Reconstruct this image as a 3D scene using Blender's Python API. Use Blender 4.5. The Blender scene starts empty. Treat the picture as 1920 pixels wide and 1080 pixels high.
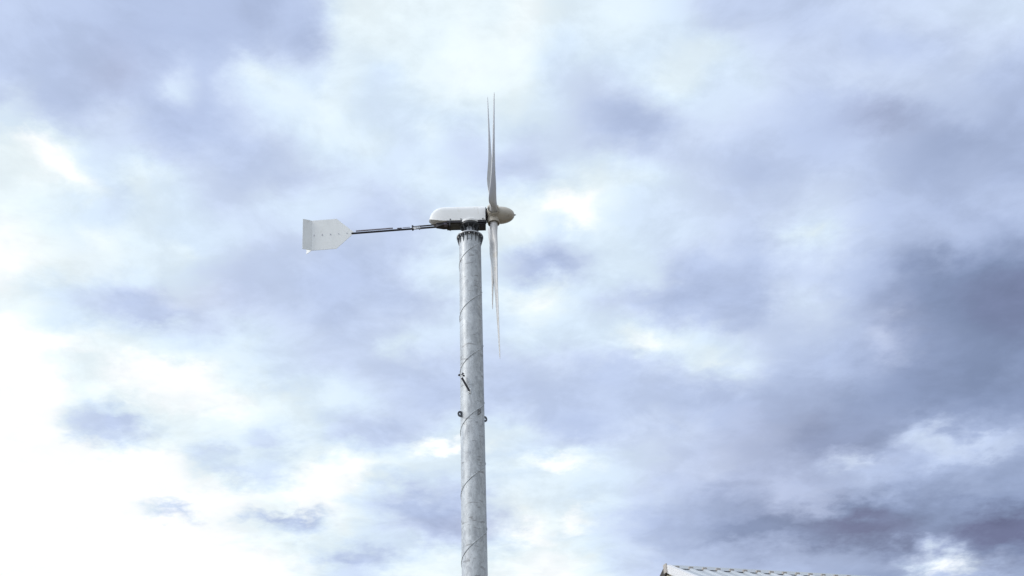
import bpy, bmesh, math, random
from mathutils import Vector, Matrix
R = math.radians
scene = bpy.context.scene
random.seed(7)

# ------------------------------------------------------------------ camera
F_PX, PITCH, ROLL = 1900.0, R(31.14), R(-2.2217)
EYE = Vector((0, 0, 1.6))
_c, _s = math.cos(ROLL), math.sin(ROLL)
FW = Vector((0, math.cos(PITCH), math.sin(PITCH)))
_up = Vector((0, -math.sin(PITCH), math.cos(PITCH)))
_rt = Vector((1, 0, 0))
RT = _rt * _c + _up * _s
UP = _up * _c - _rt * _s
cd = bpy.data.cameras.new('camera')
cam = bpy.data.objects.new('camera', cd)
scene.collection.objects.link(cam)
cd.sensor_width = 36
cd.lens = F_PX * 36 / 1920
cd.clip_end = 6000
cam.matrix_world = Matrix(((RT.x, UP.x, -FW.x, EYE.x), (RT.y, UP.y, -FW.y, EYE.y), (RT.z, UP.z, -FW.z, EYE.z), (0, 0, 0, 1)))
scene.camera = cam


def at(px, py, Y):
    """surveyed point: the place that lies Y metres ahead on the sight line through (px, py)"""
    v = FW * F_PX + RT * (px - 960) + UP * (540 - py)
    return EYE + v * (Y / v.y)


# ------------------------------------------------------------------ sky
def lin(c):
    c /= 255.0
    return c / 12.92 if c <= .04045 else ((c + .055) / 1.055) ** 2.4


TONES = [(60, (58, 62, 92)), (115, (110, 116, 149)), (130, (121, 131, 164)), (145, (131, 146, 179)), (160, (144, 159, 193)), (175, (159, 174, 207)),
         (190, (175, 190, 223)), (205, (190, 205, 236)), (220, (207, 221, 246)), (235, (219, 236, 253)),
         (245, (232, 246, 254)), (251, (241, 252, 256)), (255, (262, 264, 266)), (262, (268, 270, 271)), (300, (300, 300, 300))]


def tone_rgb(t, warm=0.0):
    t = max(61, min(290, t))
    for (a, ca), (b, cb) in zip(TONES, TONES[1:]):
        if t <= b:
            k = (t - a) / (b - a)
            r, g, bl = [ca[i] + (cb[i] - ca[i]) * k for i in range(3)]
            return (lin(r + 9 * warm), lin(g - 2 * warm), lin(bl - 12 * warm))


# cloud cover survey, brightness by bearing and height (rows from high to low)
SKY = [
 [205,202,200,196,193,193,192,190,192,205,243,247,246,246,248,246,252,240,240,241,236,225,210,207,206,206,210,214,216,218,220,222],
 [203,200,195,190,190,192,190,198,205,200,238,240,244,244,250,250,250,230,236,234,232,240,236,220,214,212,205,202,202,207,214,208],
 [205,200,198,193,198,212,200,230,236,232,243,232,240,246,250,249,247,225,218,222,240,240,226,228,218,210,215,212,212,208,204,195],
 [222,205,205,215,202,194,196,215,234,240,244,228,230,232,238,240,240,228,208,198,205,222,222,216,208,200,192,182,188,196,197,188],
 [247,248,232,218,212,205,203,203,212,225,235,238,225,228,215,228,218,222,216,208,212,214,208,206,204,200,200,196,184,175,180,182],
 [248,250,240,222,240,222,215,207,208,212,222,225,226,236,225,209,215,232,245,238,234,218,208,200,205,206,206,200,184,186,188,184],
 [250,244,234,222,236,232,224,216,225,228,225,212,212,225,238,245,246,250,251,228,226,220,216,210,214,220,212,200,196,186,192,194],
 [253,248,238,246,240,232,228,224,215,214,208,210,208,222,240,244,245,220,235,232,225,224,215,206,222,232,218,200,190,192,183,166],
 [254,248,242,238,236,234,220,210,208,205,202,202,210,235,238,228,212,212,232,232,230,200,198,196,208,212,200,186,160,152,145,138],
 [250,235,228,218,212,228,218,208,210,205,202,206,205,215,228,235,248,240,225,212,206,198,195,192,218,222,205,178,158,152,143,135],
 [255,254,252,246,238,230,225,236,222,215,210,212,222,228,225,225,235,228,230,238,242,233,225,215,208,210,196,188,165,155,148,138],
 [258,256,250,254,256,254,252,240,228,222,218,212,208,208,210,212,212,212,205,205,215,220,233,220,200,198,185,170,155,150,142,150],
 [258,256,250,250,252,253,254,254,250,240,232,222,212,205,207,208,205,203,206,205,203,198,195,192,184,180,168,160,152,150,145,148],
 [258,258,252,244,248,249,246,244,228,244,225,212,206,222,240,238,225,200,203,212,215,210,200,192,180,166,160,165,176,170,178,178],
 [258,258,258,258,258,256,245,244,243,252,256,254,248,240,238,230,228,240,235,225,215,196,203,188,185,178,196,190,185,190,182,170],
 [258,258,258,258,258,257,254,254,252,256,256,235,208,212,208,238,242,238,230,225,210,200,178,170,185,188,175,165,162,160,165,158],
 [258,258,258,258,258,258,257,252,246,246,250,235,220,197,196,215,245,235,225,212,192,185,170,158,155,140,127,127,137,150,120,119],
 [258,258,258,258,258,258,258,256,254,250,226,220,244,248,245,250,252,253,245,222,210,200,195,188,188,182,175,165,170,203,162,160],
]
# single features: x, y, radius x, radius y, turn, brightness change, edge hardness
FEATS = [
 (198, 795, 64, 38, 8, -38, 2.2), (265, 790, 40, 16, 0, -16, 1.4), (400, 845, 34, 18, 10, -26, 1.5), (430, 885, 40, 16, 15, -24, 1.5),
 (505, 888, 34, 26, 0, -28, 1.8), (330, 962, 46, 13, 14, -42, 2.0), (532, 976, 66, 16, 5, -50, 2.2), (495, 822, 50, 18, 15, -16, 1.3),
 (675, 1045, 66, 22, -6, -20, 1.5), (790, 960, 90, 26, 10, -12, 1.3),(620, 1058, 30, 8, 0, -12, 1.3),
 (330, 165, 26, 22, 50, 22, 1.2), (468, 128, 22, 34, -30, 14, 1.4), (150, 330, 22, 60, -45, 18, 1.3), (60, 265, 70, 14, 0, 6, 1.2),
 (235, 312, 34, 34, 0, 12, 1.2), (20, 203, 30, 10, 0, 22, 1.3), (590, 60, 26, 60, -10, -16, 1.5), (600, 165, 22, 26, 0, -14, 1.2),
 (735, 145, 34, 26, 30, -12, 1.2), (805, 245, 22, 18, 0, 12, 1.2), (345, 482, 34, 12, 5, 14, 1.3), (180, 445, 22, 12, 20, 10, 1.3),
 (1080, 390, 60, 30, 5, 10, 1.3), (1170, 240, 70, 36, -5, -8, 1.2), (1035, 490, 70, 22, 0, -22, 1.4), (1000, 545, 60, 22, 0, 14, 1.3),
 (1240, 655, 80, 20, 14, 16, 1.4), (1350, 685, 30, 16, 0, 14, 1.3), (1060, 650, 40, 26, 0, 6, 1.2), (1505, 442, 50, 14, 0, 12, 1.3),
 (1645, 222, 70, 18, -8, -9, 1.3), (1080, 975, 34, 24, 10, 30, 1.7), (1000, 995, 30, 26, 20, 12, 1.4), (1020, 870, 90, 14, -4, 20, 1.5),
 (1110, 855, 60, 14, 5, 10, 1.4), (980, 822, 26, 16, 0, 10, 1.3), (1140, 945, 26, 22, 0, 12, 1.4), (840, 838, 60, 12, 2, 30, 1.6),
 (745, 648, 34, 16, 0, 16, 1.3), (1660, 620, 22, 26, 0, 20, 1.5), (1690, 655, 40, 16, 10, 16, 1.3), (1610, 870, 36, 14, 12, 16, 1.5),
 (1740, 818, 50, 22, 10, 24, 1.7), (1870, 835, 60, 22, 0, 22, 1.6), (1560, 840, 90, 22, 0, -16, 1.3), (1520, 950, 26, 26, 0, 12, 1.4),
 (1760, 1050, 44, 30, 10, 36, 1.5), (1800, 1068, 120, 12, 4, 30, 1.4), (1700, 1005, 120, 16, -2, -6, 1.3), (1880, 985, 90, 28, -6, -8, 1.4),
 (1560, 985, 120, 20, -4, -6, 1.3), (1640, 960, 80, 16, -8, -6, 1.3), (1400, 990, 80, 18, -4, -16, 1.3), (1300, 880, 80, 20, 25, 10, 1.3),
 (1460, 932, 14, 22, -15, 22, 1.4), (1850, 1035, 60, 10, 0, -10, 1.4), (1800, 560, 140, 60, 0, -8, 1.1), (640, 820, 60, 20, 5, -10, 1.3),
 (710, 770, 70, 14, 10, 8, 1.2), (640, 745, 26, 12, 0, 10, 1.2), (250, 560, 120, 22, 8, -12, 1.4), (330, 600, 60, 12, 12, -18, 1.3),
 (100, 640, 60, 22, 0, 6, 1.2), (120, 665, 50, 36, 0, -6, 1.3), (1250, 300, 40, 20, 0, -4, 1.2), (1740, 838, 66, 34, 8, 18, 2.2), (1840, 846, 80, 24, 0, 12, 2.0), (1650, 905, 60, 24, -20, 10, 1.6), (1585, 868, 30, 14, 10, 12, 1.8), (1450, 905, 40, 18, 20, 8, 1.6), (1250, 560, 90, 16, 4, -7, 1.5), (1330, 600, 110, 18, 3, -7, 1.5),
]
WARM = [(1650, 215, 70, 40), (210, 125, 60, 50), (1490, 940, 70, 30), (860, 985, 110, 20), (970, 960, 70, 40), (1670, 620, 50, 60), (1400, 880, 160, 60),
        (1500, 820, 150, 60), (1600, 1000, 260, 60), (380, 560, 90, 40), (150, 480, 80, 40), (1850, 1050, 120, 14)]


def bs(t):
    return (-.5 * t ** 3 + t * t - .5 * t, 1.5 * t ** 3 - 2.5 * t * t + 1, -1.5 * t ** 3 + 2 * t * t + .5 * t, .5 * t ** 3 - .5 * t * t)


def tone_at(x, y):
    gx, gy = (x - 30) / 60, (y - 30) / 60
    gx, gy = max(-1, min(32, gx)), max(-1, min(18, gy))
    ix, iy = math.floor(gx), math.floor(gy)
    wx, wy = bs(gx - ix), bs(gy - iy)
    v = 0.0
    for b in range(4):
        row = SKY[max(0, min(17, iy - 1 + b))]
        v += wy[b] * sum(wx[a] * row[max(0, min(31, ix - 1 + a))] for a in range(4))
    for fx, fy, rx, ry, an, d, hard in FEATS:
        ca, sa = math.cos(R(an)), math.sin(R(an))
        u = ((x - fx) * ca + (y - fy) * sa) / rx
        w = (-(x - fx) * sa + (y - fy) * ca) / ry
        q = u * u + w * w
        if q < 8:
            v += d * math.exp(-.8 * q ** hard)
    wm = sum(math.exp(-((x - a) / c) ** 2 - ((y - b) / d) ** 2) for a, b, c, d in WARM)
    v += 4 * max(0, min(1, (250 - v) / 20)) * max(0.4, min(1, (v - 90) / 60))
    return v, .3 * min(1, wm)


AZ0, AZ1, EL0, EL1, NC, NR = -39.0, 39.0, 11.5, 48.5, 90, 66


def sky_rgb(az, el):
    d = Vector((math.sin(R(az)) * math.cos(R(el)), math.cos(R(az)) * math.cos(R(el)), math.sin(R(el))))
    z = d.dot(FW)
    v, w = tone_at(960 + F_PX * d.dot(RT) / z, 540 - F_PX * d.dot(UP) / z)
    return tone_rgb(v, w)


world = bpy.data.worlds.new("World")
scene.world = world
world.use_nodes = True
nt = world.node_tree
nt.nodes.clear()


class NG:
    def __init__(self, nt):
        self.nt = nt

    def n(self, t, **kw):
        nd = self.nt.nodes.new(t)
        for k, v in kw.items():
            setattr(nd, k, v)
        return nd

    def put(self, s, v):
        if hasattr(v, 'is_linked'):
            self.nt.links.new(v, s)
        else:
            s.default_value = v

    def m(self, op, a, b=None, c=None, clamp=False):
        nd = self.n('ShaderNodeMath', operation=op, use_clamp=clamp)
        for i, v in enumerate((a, b, c)):
            if v is not None:
                self.put(nd.inputs[i], v)
        return nd.outputs[0]

    def vm(self, op, a, b=None, sc=None):
        nd = self.n('ShaderNodeVectorMath', operation=op)
        self.put(nd.inputs[0], a)
        if b is not None:
            self.put(nd.inputs[1], b)
        if sc is not None:
            self.put(nd.inputs['Scale'], sc)
        return nd.outputs[0]

    def mix(self, f, a, b, blend='MIX'):
        nd = self.n('ShaderNodeMix', data_type='RGBA', blend_type=blend)
        self.put(nd.inputs[0], f)
        self.put(nd.inputs[6], a)
        self.put(nd.inputs[7], b)
        return nd.outputs[2]

    def noise(self, vec, scale, detail=4, rough=.55, dist=0.0):
        nd = self.n('ShaderNodeTexNoise')
        if vec is not None:
            self.put(nd.inputs['Vector'], vec)
        nd.inputs['Scale'].default_value = scale
        nd.inputs['Detail'].default_value = detail
        nd.inputs['Roughness'].default_value = rough
        nd.inputs['Distortion'].default_value = dist
        return nd.outputs[0], nd.outputs[1]

    def mr(self, v, a, b, c=0., d=1., smooth=False):
        nd = self.n('ShaderNodeMapRange', interpolation_type='SMOOTHSTEP' if smooth else 'LINEAR')
        self.put(nd.inputs[0], v)
        for i, k in enumerate((a, b, c, d)):
            nd.inputs[i + 1].default_value = k
        return nd.outputs[0]

    def ramp(self, f, stops, interp='LINEAR'):
        nd = self.n('ShaderNodeValToRGB')
        cr = nd.color_ramp
        cr.interpolation = interp
        while len(cr.elements) < len(stops):
            cr.elements.new(1.0)
        for e, (p, c) in zip(cr.elements, stops):
            e.position = p
        for e, (p, c) in zip(cr.elements, stops):
            e.color = (*c[:3], 1)
        self.put(nd.inputs[0], f)
        return nd.outputs[0]


g = NG(nt)
tc = g.n('ShaderNodeTexCoord')
d0 = tc.outputs['Generated']
sp = g.n('ShaderNodeSeparateXYZ')
g.put(sp.inputs[0], d0)
dx, dy, dz = sp.outputs
den = g.m('ADD', g.m('MAXIMUM', dz, 0.0), .22)
cb = g.n('ShaderNodeCombineXYZ')
g.put(cb.inputs[0], g.m('DIVIDE', dx, den)); g.put(cb.inputs[1], g.m('DIVIDE', dy, den)); g.put(cb.inputs[2], g.m('MULTIPLY', dz, .8))
cl = cb.outputs[0]
w1, w1c = g.noise(cl, 5.5, 3, .6)
w2, w2c = g.noise(cl, 15.0, 5, .62)
s1 = g.n('ShaderNodeSeparateXYZ'); g.put(s1.inputs[0], w1c)
s2 = g.n('ShaderNodeSeparateXYZ'); g.put(s2.inputs[0], w2c)
az = g.m('MULTIPLY', g.m('ARCTAN2', dx, dy), 180 / math.pi)
el = g.m('MULTIPLY', g.m('ARCSINE', dz), 180 / math.pi)


def warp(v, a, b, ka, kb):
    v = g.m('MULTIPLY_ADD', g.m('SUBTRACT', a, .5), ka, v)
    return g.m('MULTIPLY_ADD', g.m('SUBTRACT', b, .5), kb, v)


azw = warp(az, s1.outputs[0], s2.outputs[0], 1.6, 3.8)
elw = warp(el, s1.outputs[1], s2.outputs[1], 1.0, 2.8)
u = g.mr(azw, AZ0, AZ1)                      # 0..1 over 89 steps
ua = g.m('MULTIPLY', u, 89 / 31)
ub = g.m('MULTIPLY_ADD', u, 89 / 31, -29 / 31)
uc = g.m('MULTIPLY_ADD', u, 89 / 31, -58 / 31)
sel = g.mr(u, 29.6 / 89, 30.4 / 89)
sel2 = g.mr(u, 58.8 / 89, 59.6 / 89)
row = g.mr(elw, EL0, EL1, 0, NR - 1)
rows = []
for j in range(NR):                          # one small node group per band of height
    e = EL0 + (EL1 - EL0) * j / (NR - 1)
    cs = [tuple(v * .5 for v in sky_rgb(AZ0 + (AZ1 - AZ0) * i / (NC - 1), e)) for i in range(NC)]
    grp = bpy.data.node_groups.new('cloud_band', 'ShaderNodeTree')
    for nm in ('a', 'b', 'c', 'sel', 'sel2'):
        grp.interface.new_socket(nm, in_out='INPUT', socket_type='NodeSocketFloat')
    grp.interface.new_socket('col', in_out='OUTPUT', socket_type='NodeSocketColor')
    gg = NG(grp)
    gi = gg.n('NodeGroupInput'); go = gg.n('NodeGroupOutput')
    A = gg.ramp(gi.outputs[0], [(i / 31, cs[i]) for i in range(32)], 'B_SPLINE')
    B = gg.ramp(gi.outputs[1], [(i / 31, cs[i + 29]) for i in range(32)], 'B_SPLINE')
    C = gg.ramp(gi.outputs[2], [(i / 31, cs[i + 58]) for i in range(32)], 'B_SPLINE')
    gg.put(go.inputs[0], gg.mix(gi.outputs[4], gg.mix(gi.outputs[3], A, B), C))
    rows.append(grp)
col = None
for j, grp in enumerate(rows):
    nd = g.n('ShaderNodeGroup'); nd.node_tree = grp
    # the tiny term only makes the bands evaluate one after the other
    g.put(nd.inputs[0], ua if col is None else g.m('MULTIPLY_ADD', col, 1e-7, ua))
    g.put(nd.inputs[1], ub if col is None else g.m('MULTIPLY_ADD', col, 1e-7, ub))
    g.put(nd.inputs[2], uc if col is None else g.m('MULTIPLY_ADD', col, 1e-7, uc))
    g.put(nd.inputs[3], sel)
    g.put(nd.inputs[4], sel2)
    c = nd.outputs[0]
    col = c if col is None else g.mix(g.m('SUBTRACT', row, float(j - 1), clamp=True), col, c)
# loose cloud deck for the rest of the dome
n3, _ = g.noise(cl, 1.6, 7, .6, .3)
deck = g.ramp(n3, [(0.33, (.33, .37, .46)), (0.5, (.42, .47, .54)), (0.68, (.6, .62, .64))])
deck = g.vm('SCALE', deck, sc=g.m('MULTIPLY_ADD', dx, -.58, 1.06))      # heavier unseen cloud to the right, graded to shape light on the turbine
inside = g.m('MULTIPLY', g.mr(g.m('ABSOLUTE', az), 36.5, 44, 1, 0, True),
             g.m('MULTIPLY', g.mr(el, 46.8, 54, 1, 0, True), g.mr(el, 6, 12, 0, 1, True)))
col = g.mix(inside, deck, col)
# fine billow
b1, _ = g.noise(cl, 8.5, 7, .62, .3)
b2, _ = g.noise(cl, 30.0, 5, .6)
billow = g.m('ADD', g.mr(b1, .40, .61, .95, 1.05, True), g.mr(b2, .3, .7, -.025, .025))
billow = g.m('MULTIPLY', billow, 2.0)
col = g.vm('SCALE', col, sc=billow)
bgc = g.n('ShaderNodeBackground'); g.put(bgc.inputs[0], col); bgc.inputs[1].default_value = 1.0
SUN_AZ, SUN_EL = R(-108), R(32)          # behind thin cloud to the left
nish = g.n('ShaderNodeTexSky', sky_type='NISHITA', sun_disc=False, sun_elevation=SUN_EL, sun_rotation=SUN_AZ)
bgs = g.n('ShaderNodeBackground'); g.put(bgs.inputs[0], nish.outputs[0]); bgs.inputs[1].default_value = 0.1
mx = g.n('ShaderNodeMixShader'); mx.inputs[0].default_value = .97
nt.links.new(bgs.outputs[0], mx.inputs[1]); nt.links.new(bgc.outputs[0], mx.inputs[2])
wo = g.n('ShaderNodeOutputWorld'); nt.links.new(mx.outputs[0], wo.inputs[0])

# ------------------------------------------------------------------ sun, exposure
sl = bpy.data.lights.new('sun', 'SUN')
sl.energy = 1.5; sl.angle = R(18); sl.color = (1, .95, .88)
so = bpy.data.objects.new('sun', sl)
scene.collection.objects.link(so)
sd = Vector((math.sin(SUN_AZ) * math.cos(SUN_EL), math.cos(SUN_AZ) * math.cos(SUN_EL), math.sin(SUN_EL)))
so.rotation_euler = sd.to_track_quat('Z', 'Y').to_euler()
so.location = (-30, 20, 40)
scene.view_settings.view_transform = 'Standard'
scene.view_settings.look = 'None'
scene.view_settings.exposure = 0
scene.view_settings.gamma = 1


# ------------------------------------------------------------------ helpers
def mat(name, base, rough=.5, metal=0.0, var=None, spots=None, bump=0.0, spec=.5, scale=(1, 1, 1)):
    """procedural material; var = (scale, amount) mottling; spots = (scale, threshold, colour, amount)"""
    m = bpy.data.materials.new(name)
    m.use_nodes = True
    g = NG(m.node_tree)
    bs = m.node_tree.nodes['Principled BSDF']
    bs.inputs['Roughness'].default_value = rough
    bs.inputs['Metallic'].default_value = metal
    bs.inputs['Specular IOR Level'].default_value = spec
    tc = g.n('ShaderNodeTexCoord')
    mp = g.n('ShaderNodeMapping')
    g.put(mp.inputs[0], tc.outputs['Object'])
    mp.inputs['Scale'].default_value = scale
    v = mp.outputs[0]
    col = (*base, 1)
    if var:
        s, a = var
        n1, _ = g.noise(v, s, 6, .62, .3)
        k = g.mr(n1, .3, .7, 1 - a, 1 + a)
        nd = g.n('ShaderNodeVectorMath', operation='SCALE')
        nd.inputs[0].default_value = base
        g.put(nd.inputs['Scale'], k)
        col = nd.outputs[0]
        r = g.mr(n1, .3, .7, rough - .1, min(1, rough + .12))
        g.put(bs.inputs['Roughness'], r)
        if bump:
            bp = g.n('ShaderNodeBump')
            bp.inputs['Strength'].default_value = bump
            bp.inputs['Distance'].default_value = .01
            g.put(bp.inputs['Height'], n1)
            g.put(bs.inputs['Normal'], bp.outputs[0])
    if spots:
        for s, th, c, a in spots:
            n2, _ = g.noise(v, s, 3, .5, .2)
            col = g.mix(g.m('MULTIPLY', g.mr(n2, th, th + .06, 0, 1, True), a), col, (*c, 1))
    g.put(bs.inputs['Base Color'], col)
    return m


M = {
    'white': mat('white_gelcoat', (.62, .625, .63), .38, var=(2.2, .06), spots=[(5, .58, (.48, .45, .38), .35)]),
    'cowl': mat('white_cowl_paint', (.84, .86, .87), .45, var=(3, .04), spots=[(6, .62, (.6, .58, .52), .25)], scale=(1, 1, .5)),
    'hub': mat('hub_paint', (.52, .485, .42), .4, var=(6, .12), spots=[(9, .6, (.3, .27, .2), .35)]),
    'vane': mat('vane_sheet_paint', (.82, .85, .86), .5, var=(3, .05), spots=[(4, .6, (.62, .62, .58), .3)], scale=(1, 1, .35)),
    'black': mat('black_steel_paint', (.026, .025, .033), .5, var=(14, .3)),
    'olive': mat('dull_bed_plate', (.085, .088, .085), .6, var=(8, .3)),
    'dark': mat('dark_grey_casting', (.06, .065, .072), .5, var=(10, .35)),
    'galv': mat('bare_galvanised_bracket', (.42, .44, .47), .45, .3, var=(12, .2)),
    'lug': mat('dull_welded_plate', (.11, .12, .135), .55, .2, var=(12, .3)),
    'void': mat('shadowed_hub_steel', (.03, .03, .032), .7, var=(10, .2)),  # dark studs and bolts, plus the shade painted inside the sockets
    'rail': mat('grey_boom_tube', (.33, .32, .38), .4, .4, var=(12, .15)),
    'roof': mat('grey_roof_sheet', (.46, .49, .52), .45, .15, var=(1.6, .1), scale=(1, 1, 1)),
    'trim': mat('white_roof_trim', (.74, .74, .75), .5, var=(4, .05)),
    'cream': mat('cream_wall_render', (.66, .62, .52), .8, var=(2, .06)),
    'brown': mat('overhang_shade_tone', (.05, .045, .04), .7, var=(6, .3)),  # near-black, the shade under the overhang put into colour
    'tan': mat('weathered_ridge_end', (.40, .37, .34), .7, var=(6, .15)),
    'glass': mat('window_glass', (.04, .05, .06), .08, var=(1, .1)),
    'concrete': mat('grey_concrete', (.36, .35, .33), .85, var=(3, .12), bump=.4),
}


def galv_tower():
    m = bpy.data.materials.new('weathered_galvanised_steel')
    m.use_nodes = True
    g = NG(m.node_tree)
    bs = m.node_tree.nodes['Principled BSDF']
    tc = g.n('ShaderNodeTexCoord')
    v = tc.outputs['Object']
    mp = g.n('ShaderNodeMapping'); g.put(mp.inputs[0], v); mp.inputs['Scale'].default_value = (1, 1, .55)
    v1 = mp.outputs[0]
    a, _ = g.noise(v1, 4.5, 7, .68, .6)
    b, _ = g.noise(v1, 16, 5, .65, .4)
    c, _ = g.noise(v1, 55, 3, .6)
    k = g.m('ADD', g.mr(a, .3, .7, -.22, .22), g.m('ADD', g.mr(b, .3, .7, -.22, .22), g.mr(c, .3, .7, -.10, .10)))
    k = g.m('ADD', k, 1.0)
    nd = g.n('ShaderNodeVectorMath', operation='SCALE')
    nd.inputs[0].default_value = (.46, .49, .515)
    g.put(nd.inputs['Scale'], k)
    col = nd.outputs[0]
    # dull zinc-bloom runs and scuffs following the wrap of the strip
    mp2 = g.n('ShaderNodeMapping'); g.put(mp2.inputs[0], v); mp2.inputs['Rotation'].default_value = (R(25), 0, R(20)); mp2.inputs['Scale'].default_value = (3.5, 3.5, 13)
    d, _ = g.noise(mp2.outputs[0], 1.0, 4, .55, .3)
    col = g.mix(g.m('MULTIPLY', g.mr(d, .61, .65, 0, 1, True), .65), col, (.20, .20, .205, 1))
    e, _ = g.noise(v1, 7, 4, .6, .5)
    col = g.mix(g.m('MULTIPLY', g.mr(e, .55, .64, 0, 1, True), .5), col, (.27, .29, .32, 1))
    f, _ = g.noise(v1, 2.2, 5, .6, .5)
    col = g.mix(g.m('MULTIPLY', g.mr(f, .5, .7, 0, 1, True), .3), col, (.56, .60, .64, 1))
    g.put(bs.inputs['Base Color'], col)
    bs.inputs['Metallic'].default_value = .25
    g.put(bs.inputs['Roughness'], g.mr(b, .3, .7, .42, .62))
    bp = g.n('ShaderNodeBump'); bp.inputs['Strength'].default_value = .35; bp.inputs['Distance'].default_value = .006
    g.put(bp.inputs['Height'], a); g.put(bs.inputs['Normal'], bp.outputs[0])
    return m


M['tower'] = galv_tower()


class MB:
    """collects shapes for one mesh object"""
    def __init__(self, T=None):
        self.bm = bmesh.new()
        self.T = T or Matrix.Identity(4)

    def _fin(self, vs, M_=None):
        t = self.T @ (M_ or Matrix.Identity(4))
        for v in vs:
            v.co = t @ v.co

    def box(self, lo, hi, M_=None, bevel=0.0):
        c = [(a + b) / 2 for a, b in zip(lo, hi)]
        s = [abs(b - a) for a, b in zip(lo, hi)]
        r = bmesh.ops.create_cube(self.bm, size=1.0, matrix=Matrix.Translation(c) @ Matrix.Diagonal((*s, 1)))
        vs = r['verts']
        if bevel:
            es = list({e for v in vs for e in v.link_edges})
            rr = bmesh.ops.bevel(self.bm, geom=es, offset=bevel, segments=2, affect='EDGES', profile=.6)
            vs = list(set(rr['verts']) | {v for v in vs if v.is_valid})
        self._fin(vs, M_)
        return self

    def loft(self, rings, cap=True, M_=None, closed=True):
        rv = [[self.bm.verts.new(p) for p in ring] for ring in rings]
        n = len(rings[0])
        for a, b in zip(rv, rv[1:]):
            for i in range(n if closed else n - 1):
                j = (i + 1) % n
                self.bm.faces.new((a[i], a[j], b[j], b[i]))
        if cap and closed:
            self.bm.faces.new(rv[0][::-1]); self.bm.faces.new(rv[-1])
        self._fin([v for r in rv for v in r], M_)
        return self

    def lathe(self, prof, n=32, axis='Z', M_=None, cap=True):
        """prof = [(radius, height)]"""
        rings = []
        for r, h in prof:
            r = max(r, 1e-4)
            ring = []
            for i in range(n):
                a = 2 * math.pi * i / n
                p = (r * math.cos(a), r * math.sin(a), h)
                if axis == 'X':
                    p = (h, r * math.cos(a), r * math.sin(a))
                ring.append(p)
            rings.append(ring)
        return self.loft(rings, cap, M_)

    def tube(self, pts, r, n=10, M_=None, radii=None):
        pts = [Vector(p) for p in pts]
        rings = []
        nrm = None
        for i, p in enumerate(pts):
            t = (pts[min(i + 1, len(pts) - 1)] - pts[max(i - 1, 0)]).normalized()
            if nrm is None:
                nrm = t.orthogonal().normalized()
            nrm = (nrm - t * nrm.dot(t)).normalized()
            bn = t.cross(nrm)
            rr = radii[i] if radii else r
            rings.append([p + (nrm * math.cos(2 * math.pi * k / n) + bn * math.sin(2 * math.pi * k / n)) * rr for k in range(n)])
        return self.loft(rings, True, M_)

    def prism(self, poly, d, M_=None, bevel=0.0):
        """polygon in local XZ, thickness along Y from -d/2 to d/2"""
        return self.loft([[(x, -d / 2, z) for x, z in poly], [(x, d / 2, z) for x, z in poly]], True, M_)

    def build(self, name, m, parent=None, smooth=True, angle=35):
        bmesh.ops.recalc_face_normals(self.bm, faces=self.bm.faces)
        me = bpy.data.meshes.new(name)
        self.bm.to_mesh(me); self.bm.free()
        me.materials.append(m)
        if smooth:
            me.polygons.foreach_set('use_smooth', [True] * len(me.polygons))
            try:
                me.set_sharp_from_angle(angle=R(angle))
            except Exception:
                pass
        o = bpy.data.objects.new(name, me)
        scene.collection.objects.link(o)
        if parent:
            o.parent = parent
        return o


def tag(o, label=None, cat=None, group=None, kind=None):
    for k, v in (('label', label), ('category', cat), ('group', group), ('kind', kind)):
        if v:
            o[k] = v
    return o


def empty(name, loc):
    o = bpy.data.objects.new(name, None)
    o.location = loc
    o.empty_display_size = .5
    scene.collection.objects.link(o)
    return o


# ------------------------------------------------------------------ ground
gm = bpy.data.materials.new('dry_ground')
gm.use_nodes = True
g = NG(gm.node_tree)
bsd = gm.node_tree.nodes['Principled BSDF']
tc = g.n('ShaderNodeTexCoord')
n1, _ = g.noise(tc.outputs['Object'], .25, 8, .65)
n2, _ = g.noise(tc.outputs['Object'], 4, 6, .6)
gc = g.ramp(g.m('ADD', g.m('MULTIPLY', n1, .7), g.m('MULTIPLY', n2, .3)), [(.35, (.05, .045, .02)), (.5, (.12, .09, .05)), (.65, (.19, .15, .09))])
g.put(bsd.inputs['Base Color'], gc)
bsd.inputs['Roughness'].default_value = .95
gb = MB()
gb.loft([[(-3000, -3000, 0), (3000, -3000, 0)], [(-3000, 3000, 0), (3000, 3000, 0)]], cap=False, closed=False)
tag(gb.build('ground', gm, smooth=False), kind='structure')

# ------------------------------------------------------------------ wind turbine
HUB = at(925, 404, 20.0)
YAW = R(2.49)
TILT = R(.73)
AX = Vector((math.cos(YAW) * math.cos(TILT), math.sin(YAW) * math.cos(TILT), math.sin(TILT)))
H_ = Vector((-math.sin(YAW), math.cos(YAW), 0))
U_ = AX.cross(H_)
tower_xy = at(881.2, 445, 19.976)
BASE = Vector((tower_xy.x, tower_xy.y, 0))
TOP = tower_xy.z                       # underside level of the top flange
turb = empty('wind_turbine', BASE)
tag(turb, 'small white four-bladed wind turbine with tail vane on tall galvanised tube mast', 'wind turbine')


def L(v):
    return Vector(v) - BASE


hub = L(HUB)
# nacelle frame: X forward to the rotor, Y away, Z up
NF = Matrix.Translation(hub) @ Matrix(((AX.x, H_.x, U_.x, 0), (AX.y, H_.y, U_.y, 0), (AX.z, H_.z, U_.z, 0), (0, 0, 0, 1)))

RT_ = .257
tw = MB()
prof = [(RT_, 0.0)]
k = 0
z = .5
while z < TOP - .06:
    prof.append((RT_, z)); z += .6
prof.append((RT_, TOP - .03))
tw.lathe(prof, 64)
tower = tw.build('tower', M['tower'], turb)
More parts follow.
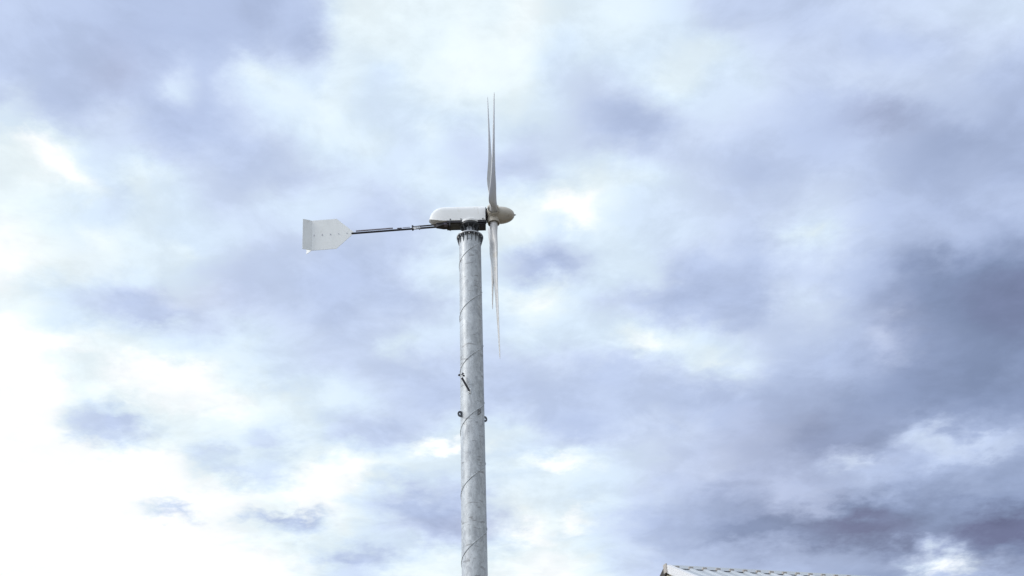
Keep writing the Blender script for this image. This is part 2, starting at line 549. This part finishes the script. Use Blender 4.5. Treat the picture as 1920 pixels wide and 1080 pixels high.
# spiral weld bead of the rolled strip
pitch_h = 1.39
z_right = at(901, 458, 19.976).z
ws = MB()
pts = []
a0 = -(z_right / pitch_h) * 2 * math.pi + .3
N = int(60 * (TOP / pitch_h))
for i in range(N + 1):
    h = .02 + (TOP - .18) * i / N
    a = (h - z_right) / pitch_h * 2 * math.pi - .25
    pts.append((math.cos(a) * (RT_ + .001), math.sin(a) * (RT_ + .001), h))
ws.tube(pts, .0105, 6)
ws.build('weld_seam', M['tower'], tower)
# top flange, gussets, bolts
fl = MB()
fl.lathe([(RT_ + .0, TOP - .035), (.312, TOP - .035), (.318, TOP - .029), (.318, TOP - .004), (.312, TOP + .002), (.12, TOP + .002), (.12, TOP - .035)], 64, cap=False)
fl.build('flange', M['galv'], tower)
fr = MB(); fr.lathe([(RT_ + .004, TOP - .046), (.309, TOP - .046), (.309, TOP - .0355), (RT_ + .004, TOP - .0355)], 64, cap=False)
fr.build('flange_underside_shade', M['dark'], tower)  # dark ring standing in for the shade under the flange
for i in range(16):
    a = 2 * math.pi * (i + .5) / 16
    T_ = Matrix.Rotation(a, 4, 'Z')
    gs = MB()
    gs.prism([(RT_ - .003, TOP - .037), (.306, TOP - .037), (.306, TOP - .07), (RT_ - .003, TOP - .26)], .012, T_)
    gs.build('gusset', M['lug'], tower, smooth=False)  # mid-dark tone carries the shadows below the flange
    bt = MB(T_ @ Matrix.Rotation(math.pi / 16, 4, 'Z'))
    bt.lathe([(.017, TOP - .070), (.017, TOP - .047)], 6, M_=Matrix.Translation((.289, 0, 0)))
    bt.lathe([(.009, TOP - .085), (.009, TOP - .058)], 8, M_=Matrix.Translation((.289, 0, 0)))
    bt.build('flange_bolt', M['galv'], tower, smooth=False)
# foot plate
fp = MB(); fp.lathe([(.45, .0), (.45, .03), (RT_, .03)], 48); fp.build('foot_plate', M['galv'], tower)
# lifting lugs welded round the mast
LUGZ = at(886, 781, 19.976).z
for i in range(4):
    a = R(302 + 90 * i)
    poly = []
    for k in range(15):
        t = math.pi * (k / 14) - math.pi / 2
        poly.append((RT_ + .045 + .058 * math.cos(t), .068 * math.sin(t)))
    poly = [(RT_ - .004, -.068)] + poly + [(RT_ - .004, .068)]
    T_ = Matrix.Translation((0, 0, LUGZ)) @ Matrix.Rotation(a, 4, 'Z')
    # plate with a real hole: outer and inner loops bridged
    lg = MB(T_)
    n = 24
    cx, rh = RT_ + .05, .019
    def outer(t):
        c_, s_ = math.cos(t), math.sin(t)
        if c_ >= 0:
            return (cx + .055 * c_, .066 * s_)
        q = min(.054 / max(-c_, 1e-6), .066 / max(abs(s_), 1e-6))
        return (cx + q * c_, q * s_)
    O = [outer(2 * math.pi * k / n) for k in range(n)]
    I = [(cx + rh * math.cos(2 * math.pi * k / n), rh * math.sin(2 * math.pi * k / n)) for k in range(n)]
    th = .009
    lg.loft([[(x, -th, z) for x, z in O], [(x, th, z) for x, z in O], [(x, th, z) for x, z in I], [(x, -th, z) for x, z in I], [(x, -th, z) for x, z in O]], cap=False)
    bmesh.ops.remove_doubles(lg.bm, verts=lg.bm.verts, dist=1e-5)
    lg.build('lifting_lug', M['lug'], tower)

# yaw bearing
yb = MB(NF)
xt = (L((BASE.x, BASE.y, 0)) - hub).dot(AX)      # tower axis in nacelle X
xt = (Vector((0, 0, 0)) - Vector((hub.x, hub.y, 0))).dot(Vector((AX.x, AX.y, 0)))
zt = TOP - hub.z
yb.lathe([(.10, -.40), (.13, -.36), (.236, -.335), (.242, -.33), (.242, -.298), (.1, -.297)], 48, M_=Matrix.Translation((xt, 0, 0)))
yaw = yb.build('yaw_bearing', M['dark'], turb)
yt = MB(NF)
yt.lathe([(.17, zt + .004), (.17, zt + .03), (.135, zt + .05), (.125, zt + .16), (.120, -.38)], 32, M_=Matrix.Translation((xt, 0, 0)))
yt.build('yaw_tube', M['galv'], yaw)
for i in range(10):
    a = 2 * math.pi * (i + .2) / 10
    rb = MB(NF @ Matrix.Translation((xt, 0, 0)) @ Matrix.Rotation(a, 4, 'Z'))
    rb.prism([(.118, zt + .06), (.15, zt + .06), (.23, -.345), (.12, -.345)], .012)
    rb.build('rib', M['dark'], yaw, smooth=False)

# bed frame
bd = MB(NF)
X0, X1 = -1.12, -.19
bd.box((X0, -.165, -.292), (X1, -.13, -.242), bevel=.004)
bd.box((X0, .13, -.292), (X1, .165, -.242), bevel=.004)
bd.box((X0, -.13, -.285), (X1, .13, -.25))
bd.box((X1 - .2, -.13, -.32), (X1, .168, -.285), bevel=.004)
bed = bd.build('bed_frame', M['black'], turb)
pl = MB(NF)
pl.box((X0 + .07, -.115, -.296), (X0 + .36, .12, -.2855), bevel=.003)
pl.build('access_plate', M['olive'], bed)
for x_ in (X0 + .085, X0 + .34, X1 - .07):
    for sgn in (-1, 1):
        bt = MB(NF)
        bt.tube([(x_, sgn * .176, -.30), (x_, sgn * .176, -.205)], .008, 8)
        bt.lathe([(.016, -.21), (.016, -.195)], 6, M_=Matrix.Translation((x_, sgn * .176, 0)))
        bt.box((x_ - .012, min(sgn * .163, sgn * .182), -.262), (x_ + .012, max(sgn * .163, sgn * .182), -.25))
        bt.build('cover_bolt', M['dark'], bed, smooth=False)
ck = MB(NF)
for dx_, dz_ in ((.0, -.30), (.025, -.305), (.05, -.30)):
    ck.lathe([(.012, 0), (.012, .02)], 8, M_=Matrix.Translation((X0 + .01 + dx_, -.1 + dx_, dz_)))
ck.box((X0 + .05, -.16, -.37), (X0 + .085, -.12, -.29), bevel=.004)
ck.box((X0 + .045, -.05, -.345), (X0 + .075, .1, -.292), bevel=.004)
ck.build('tail_stop', M['black'], bed)

# nacelle cover
def nac_ring(x, w, zc, top, bot, n=22):
    ring = [(x, -w, bot), (x, -w, bot + (zc - bot) * .5)]
    for k in range(n + 1):
        a = math.pi - math.pi * k / n
        ring.append((x, w * math.cos(a), zc + (top - zc) * math.sin(a)))
    ring += [(x, w, bot + (zc - bot) * .5), (x, w, bot)]
    return ring


rings = []
XR, XF = -1.55, -.195
for k in range(0, 15):
    t = k / 14
    a = t * math.pi / 2
    x = XR + .37 * (1 - math.cos(a))
    s_ = math.sin(a)
    w = .172 * max(.05, s_ ** .8)
    top = -.235 + (.475) * max(.04, s_ ** .80)
    zc = -.235 + .30 * max(.02, s_ ** .9)
    rings.append(nac_ring(x, w, max(zc, -.236 + .14 * (1 - s_)), max(top, -.09), -.236 + .15 * (1 - s_) ** .7))
for x in (-1.0, -.8, -.6, -.4, -.24):
    rings.append(nac_ring(x, .175, .062, .240, -.236))
rings.append(nac_ring(XF, .172, .06, .236, -.236))
nc = MB(NF); nc.loft(rings)
cover = nc.build('nacelle_cover', M['cowl'], turb, angle=50)
sk = MB(NF)
sk.lathe([(.235, -.288), (.250, -.288), (.254, -.28), (.25, -.235), (.22, -.21), (.15, -.195)], 48, M_=Matrix.Translation((xt, 0, 0)))
sk.build('yaw_skirt', M['cowl'], cover)

# generator between cover and rotor
gn = MB(NF)
gn.lathe([(.12, -.19), (.205, -.188), (.205, -.172), (.12, -.17)], 40, 'X')
gn.lathe([(.085, -.18), (.085, -.08)], 24, 'X')
gen = gn.build('generator', M['black'], turb)
for i in range(8):
    a = 2 * math.pi * (i + .3) / 8
    b_ = MB(NF @ Matrix.Rotation(a, 4, 'X'))
    b_.tube([(-.18, 0, .165), (-.11, 0, .165)], .012, 6)
    b_.lathe([(.022, -.165), (.022, -.145)], 6, 'X', M_=Matrix.Translation((0, 0, .165)))
    b_.build('stud', M['void'], gen, smooth=False)

# rotor hub and nose cone
sn = MB(NF)
prof = [(.10, -.10), (.2, -.105), (.208, -.095), (.212, -.02), (.214, .08), (.213, .15)]
for k in range(1, 13):
    a = k / 12 * math.pi / 2
    prof.append((.213 * math.cos(a) ** .95, .15 + .36 * math.sin(a)))
sn.lathe(prof, 56, 'X')
spin = sn.build('nose_cone', M['hub'], turb, angle=50)
nb = MB(NF)
nb.lathe([(.02, .505), (.02, .52), (.011, .522), (.011, .548)], 8, 'X')
nb.build('nose_bolt', M['dark'], spin)

TH0 = 274.1


def blade_sections():
    S = [  # r, chord, twist, thickness ratio, roundness
        (.20, .185, 20, 1.0, 1), (.34, .183, 20, 1.0, 1), (.42, .19, 22, .92, .9), (.52, .24, 25, .66, .55), (.64, .31, 27, .46, .2),
        (.78, .375, 27.5, .31, 0), (.95, .41, 26, .25, 0), (1.15, .405, 23, .22, 0), (1.4, .38, 19, .20, 0), (1.7, .350, 15.5, .19, 0),
        (2.0, .322, 13, .185, 0), (2.35, .290, 11, .18, 0), (2.7, .258, 9.4, .175, 0), (3.05, .225, 8, .17, 0), (3.4, .192, 7.0, .165, 0),
        (3.7, .158, 6.2, .16, 0), (3.88, .128, 5.8, .16, 0), (3.98, .09, 5.6, .16, 0), (4.03, .035, 5.5, .18, 0)]
    rings = []
    n = 32
    for r, c, tw_, th, rd in S:
        b = R(tw_)
        ring = []
        for k in range(n):
            a = 2 * math.pi * k / n
            # airfoil: x 0 at leading edge .. 1 at trailing edge
            x = (1 - math.cos(a)) / 2
            yt_ = th / .2 * (.2969 * math.sqrt(max(x, 0)) - .126 * x - .3516 * x * x + .2843 * x ** 3 - .1015 * x ** 4)
            camb = .035 * 4 * x * (1 - x)
            y = (yt_ if a < math.pi else -yt_ * .75) + camb
            ax_, ay_ = (.32 - x) * c, -y * c          # leading edge +, suction side faces downwind (-)
            cx_, cy_ = math.cos(a) * c / 2 * (1 if rd == 1 else 1), -math.sin(a) * c / 2 * min(1, th)
            px_, py_ = ax_ + (cx_ - ax_) * rd, ay_ + (cy_ - ay_) * rd
            ring.append((px_ * math.cos(b) - py_ * math.sin(b), px_ * math.sin(b) + py_ * math.cos(b), r))
        rings.append(ring)
    return rings


RINGS = blade_sections()
for i in range(4):
    th = R(TH0 + 90 * i)
    rad = U_ * math.cos(th) + H_ * math.sin(th)
    tan = -U_ * math.sin(th) + H_ * math.cos(th)
    BF = Matrix.Translation(hub) @ Matrix(((tan.x, AX.x, rad.x, 0), (tan.y, AX.y, rad.y, 0), (tan.z, AX.z, rad.z, 0), (0, 0, 0, 1)))
    b_ = MB(BF); b_.loft(RINGS)
    blade = b_.build('blade', M['white'], turb, angle=60)
    c_ = MB(BF)
    c_.lathe([(.175, .12), (.158, .175), (.147, .215), (.145, .25), (.138, .257), (.126, .25), (.122, .17)], 40, cap=False)
    c_.build('blade_socket', M['hub'], blade)
    d_ = MB(BF)
    d_.lathe([(.119, .2), (.09, .2)], 32, cap=False)
    d_.build('socket_shade', M['void'], blade)  # dark disc painted as the shade inside the hollow socket
    for s_ in (-1, 1):
        e_ = MB(BF)
        e_.lathe([(.014, .0), (.014, .02)], 8, M_=Matrix.Translation((0.0 + .06 * s_, .175, .12)) @ Matrix.Rotation(R(0), 4, 'X'))
        e_.tube([(.06 * s_, .165, .13), (.06 * s_, .175, .19)], .014, 6)
        e_.build('root_bolt', M['void'], blade, smooth=False)

# tail boom and vane
TA, TD = R(-.6), R(3.1)                       # swing and droop of the boom
tdir = Vector((-math.cos(TA) * math.cos(TD), math.sin(TA) * math.cos(TD), -math.sin(TD)))
tside = Vector((math.sin(TA), math.cos(TA), 0))
tup = tdir.cross(tside) * -1
if tup.z < 0:
    tup = -tup
T0 = NF @ Vector((-1.16, 0, -.252))
TF = Matrix.Translation(T0) @ Matrix(((tdir.x, tside.x, tup.x, 0), (tdir.y, tside.y, tup.y, 0), (tdir.z, tside.z, tup.z, 0), (0, 0, 0, 1)))
# TF: X along the boom to the tail, Y away, Z up
tb = MB(TF)
tb.tube([(.12, 0, -.03), (.72, 0, -.03), (2.24, 0, -.03)], .024, 12)
tb.tube([(.1, 0, .035), (.62, 0, .03), (.80, 0, .02)], .017, 10)
tb.loft([[(-.08, -.11, -.05), (-.08, .11, -.05), (-.08, .11, .05), (-.08, -.11, .05)],
         [(.05, -.10, -.05), (.05, .10, -.05), (.05, .10, .05), (.05, -.10, .05)],
         [(.22, -.03, -.05), (.22, .03, -.05), (.22, .03, .05), (.22, -.03, .05)]])
boom = tb.build('tail_boom', M['black'], turb)
cf = MB(TF)
cf.box((-.075, -.114, -.054), (.03, -.02, .054), bevel=.006)
cf.build('hinge_box', mat('grey_hinge_paint', (.13, .12, .16), .5, var=(10, .2)), boom)
r1 = MB(TF)
r1.tube([(1.25, -.03, .012), (2.13, -.03, .012)], .018, 8)
r1.tube([(.84, -.02, .01), (1.02, -.02, .01)], .008, 8)
r1.box((1.04, -.03, .0), (1.15, .0, .012))
r1.build('cable_conduit', M['rail'], boom)
cp = MB(TF)
cp.box((.76, -.04, -.06), (.80, .04, .05), bevel=.006)
cp.build('rail_bracket', M['black'], boom, smooth=False)
cg = MB(TF)
cg.box((.60, -.05, -.065), (.73, -.02, -.005), bevel=.012)
for q in (.615, .655, .70, .73):
    cg.lathe([(.02, 0), (.02, .05)], 8, M_=Matrix.Translation((q, -.035, -.085 + .02 * (q > .64))))
cg.tube([(.58, -.03, -.03), (.64, -.07, -.085), (.7, -.07, -.085), (.76, -.03, -.03)], .018, 8)
cg.build('boom_clamp', M['galv'], boom)

vx0, vx1, vx2, hh = 2.19, 2.595, 3.185, .43
vn = MB(TF)
vn.prism([(vx0, -.03), (vx0, .01), (vx1, hh), (vx2, hh), (vx2, -hh), (vx1, -hh)], .008)
vane = vn.build('tail_vane', M['vane'], turb, smooth=False)
for s_, fd, fl_ in ((-1, 29, .225), (1, 44, .20)):
    a = R(fd) * s_
    FM = Matrix.Translation((vx2, .0, 0)) @ Matrix.Rotation(a, 4, 'Z')
    fn = MB(TF)
    fn.prism([(.003, -hh), (.003, hh), (fl_, hh), (fl_, -hh)], .006, FM)
    fn.build('tail_fin', M['vane'], vane, smooth=False)
for k in range(5):
    b_ = MB(TF)
    xx = vx2 - .055 - .195 * k
    b_.box((xx - .005, -.014, -.028), (xx + .005, -.0045, .018 - .005 * k))
    b_.build('vane_bolt', M['rail'], vane, smooth=False)

# ------------------------------------------------------------------ anemometer on its bracket
zb = at(880, 737, 19.7).z
ab = at(880, 738, 19.0)
# wall point on the mast surface
def mast_pt(px, py, off=0.0):
    """point on the mast skin seen at (px, py)"""
    o_ = EYE - BASE; p_ = at(px, py, 20.0) - BASE; dd = p_ - o_
    r_ = RT_ + off
    A_ = dd.x ** 2 + dd.y ** 2; B_ = 2 * (o_.x * dd.x + o_.y * dd.y); C_ = o_.x ** 2 + o_.y ** 2 - r_ * r_
    t = (-B_ - math.sqrt(max(0, B_ * B_ - 4 * A_ * C_))) / (2 * A_)
    return BASE + o_ + dd * t
P0 = mast_pt(880.5, 734)
P1 = mast_pt(868.5, 713, .02)
an = empty('anemometer', P0)
tag(an, 'tiny three-cup anemometer on slanted black arm bolted to the mast', 'anemometer')
nrm = Vector((P0.x - BASE.x, P0.y - BASE.y, 0)).normalized()
p0 = nrm * .035
p1 = P1 - P0 + nrm * .12
ar = MB(); ar.tube([p0, p1], .023, 12)
arm = ar.build('arm', M['black'], an)
br = MB()
tz = Vector((0, 0, 1)); tx = tz.cross(nrm)
BM = Matrix(((tx.x, nrm.x, 0, 0), (tx.y, nrm.y, 0, 0), (0, 0, 1, 0), (0, 0, 0, 1)))
br.box((-.02, -.002, -.05), (.032, .012, .07), BM, bevel=.003)
br.box((-.018, .012, -.05), (.0, .05, -.012), BM, bevel=.003)
br.build('bracket', M['cowl'], an)
ps = MB(); ps.tube([p1, p1 + Vector((0, 0, .07))], .012, 8); ps.build('post', M['cowl'], an)
hd = p1 + Vector((0, 0, .075))
rt_ = MB()
rt_.lathe([(.012, -.008), (.018, 0), (.012, .016)], 10, M_=Matrix.Translation(hd))
rotr = rt_.build('cup_rotor', M['black'], an)
for k in range(3):
    a = R(172 + 120 * k)
    e = hd + Vector((math.cos(a), math.sin(a), 0)) * .062
    cu = MB()
    cu.tube([hd, e], .004, 6)
    cu.lathe([(.004, -.022), (.018, -.014), (.024, 0), (.022, .012), (.012, .012)], 12, M_=Matrix.Translation(e) @ Matrix.Rotation(a, 4, 'Z') @ Matrix.Rotation(R(90), 4, 'X'))
    cu.build('cup', M['black'], rotr)

# ------------------------------------------------------------------ building with ribbed metal roof
PK = at(1251, 1061.5, 16.0)
AZR, PHI = R(72), R(25)
rd_ = Vector((math.sin(AZR), math.cos(AZR), 0))
gd_ = Vector((math.cos(AZR), -math.sin(AZR), 0))
HF = Matrix.Translation((0, 0, 0)) @ Matrix(((rd_.x, gd_.x, 0, 0), (rd_.y, gd_.y, 0, 0), (0, 0, 1, 0), (0, 0, 0, 1)))
# house frame: X along the ridge, Y towards the viewer, Z up
house = empty('shed', (PK.x, PK.y, 0))
tag(house, 'cream building with ribbed grey metal gable roof and white edge trim', 'building')
RZ = PK.z - .02
LEN, HS, OV = 11.0, 3.4, .32
tp = math.tan(PHI)
eave = RZ - .06 - HS * tp
wl = MB(HF)
ww = HS - .35
wl.prism([], 0) if False else None
zw = lambda y: RZ - .14 - abs(y) * tp
poly = [(-ww, 0), (ww, 0), (ww, zw(ww)), (0, zw(0)), (-ww, zw(ww))]
wl.loft([[(OV, y, z) for y, z in poly], [(LEN - OV, y, z) for y, z in poly]])
wall = wl.build('wall', M['cream'], house, smooth=False)
for sgn, nm in ((1, 'roof_sheet'), (-1, 'roof_sheet')):
    rf = MB(HF)
    rise = lambda y, t=0: RZ - y * tp + t
    # trapezoidal profile swept down the slope
    prof = []
    step = .238
    x = 0.0
    i = 0
    while x < LEN:
        prof += [(x, 0), (x + .07, 0), (x + .088, .03), (x + .125, .03), (x + .143, 0)]
        x += step
    prof.append((LEN, 0))
    rings = []
    up_r = [(px_, sgn * .02, rise(.02, pz_)) for px_, pz_ in prof]
    dn_r = [(px_, sgn * HS, rise(HS, pz_)) for px_, pz_ in prof]
    dn_b = [(px_, sgn * HS, rise(HS, -.012 + pz_ * .9)) for px_, pz_ in prof]
    up_b = [(px_, sgn * .02, rise(.02, -.012 + pz_ * .9)) for px_, pz_ in prof]
    rf.loft([up_r, dn_r, dn_b, up_b], cap=False, closed=False)
    rs = rf.build('roof_sheet', M['roof'], house, smooth=False)
    # rake trim along both gable ends
    for xa, xb in ((-.03, .05), (LEN - .05, LEN + .03)):
        tr = MB(HF)
        tr.loft([[(xa, sgn * .03, RZ - .1), (xb, sgn * .03, RZ - .1), (xb, sgn * .03, RZ + .034), (xa, sgn * .03, RZ + .034)],
                 [(xa, sgn * (HS + .02), rise(HS + .02, -.1)), (xb, sgn * (HS + .02), rise(HS + .02, -.1)), (xb, sgn * (HS + .02), rise(HS + .02, .034)), (xa, sgn * (HS + .02), rise(HS + .02, .034))]])
        tr.build('rake_trim', M['trim'] if sgn > 0 else M['brown'], house, smooth=False)  # far side painted dark for the shaded underside of the overhang
    sf = MB(HF)
    sf.loft([[(.0, sgn * .03, RZ - .125), (OV, sgn * .03, RZ - .125), (OV, sgn * .03, RZ - .105), (.0, sgn * .03, RZ - .105)],
             [(.0, sgn * HS, rise(HS, -.125)), (OV, sgn * HS, rise(HS, -.125)), (OV, sgn * HS, rise(HS, -.105)), (.0, sgn * HS, rise(HS, -.105))]])
    sf.build('soffit', M['cream'], house, smooth=False)
    # profile fillers under the cap
    for k in range(int(LEN / step)):
        xk = k * step + .072
        ff = MB(HF)
        ff.box((xk, min(sgn * .10, sgn * .14), RZ - .14 * tp + .0), (xk + .07, max(sgn * .10, sgn * .14), RZ - .10 * tp + .036))
        if sgn > 0:
            ff.build('ridge_filler', M['tan'], rs, smooth=False)
        else:
            ff.bm.free()
rc = MB(HF)
rc.loft([[(-.02, -.13, RZ - .13 * tp + .014), (-.02, 0, RZ + .045), (-.02, .13, RZ - .13 * tp + .014), (-.02, 0, RZ + .038)],
         [(LEN + .02, -.13, RZ - .13 * tp + .014), (LEN + .02, 0, RZ + .045), (LEN + .02, .13, RZ - .13 * tp + .014), (LEN + .02, 0, RZ + .038)]])
rc.build('ridge_cap', M['roof'], house, smooth=False)
ec = MB(HF); ec.box((-.045, -.06, RZ - .09), (-.025, .05, RZ + .05), bevel=.004); ec.build('ridge_end_cap', M['tan'], house, smooth=False)
# openings on the long side towards the mast
for xw in (2.0, 5.2, 8.4):
    wf = MB(HF)
    yw = ww
    for lo, hi in (((xw, yw, 1.0), (xw + 1.3, yw + .05, 1.08)), ((xw, yw, 2.02), (xw + 1.3, yw + .05, 2.1)), ((xw, yw, 1.08), (xw + .08, yw + .05, 2.02)), ((xw + 1.22, yw, 1.08), (xw + 1.3, yw + .05, 2.02))):
        wf.box(lo, hi)
    w_ = wf.build('window', M['trim'], house, smooth=False)
    pn = MB(HF); pn.box((xw + .08, yw + .005, 1.08), (xw + 1.22, yw + .02, 2.02)); pn.build('pane', M['glass'], w_, smooth=False)
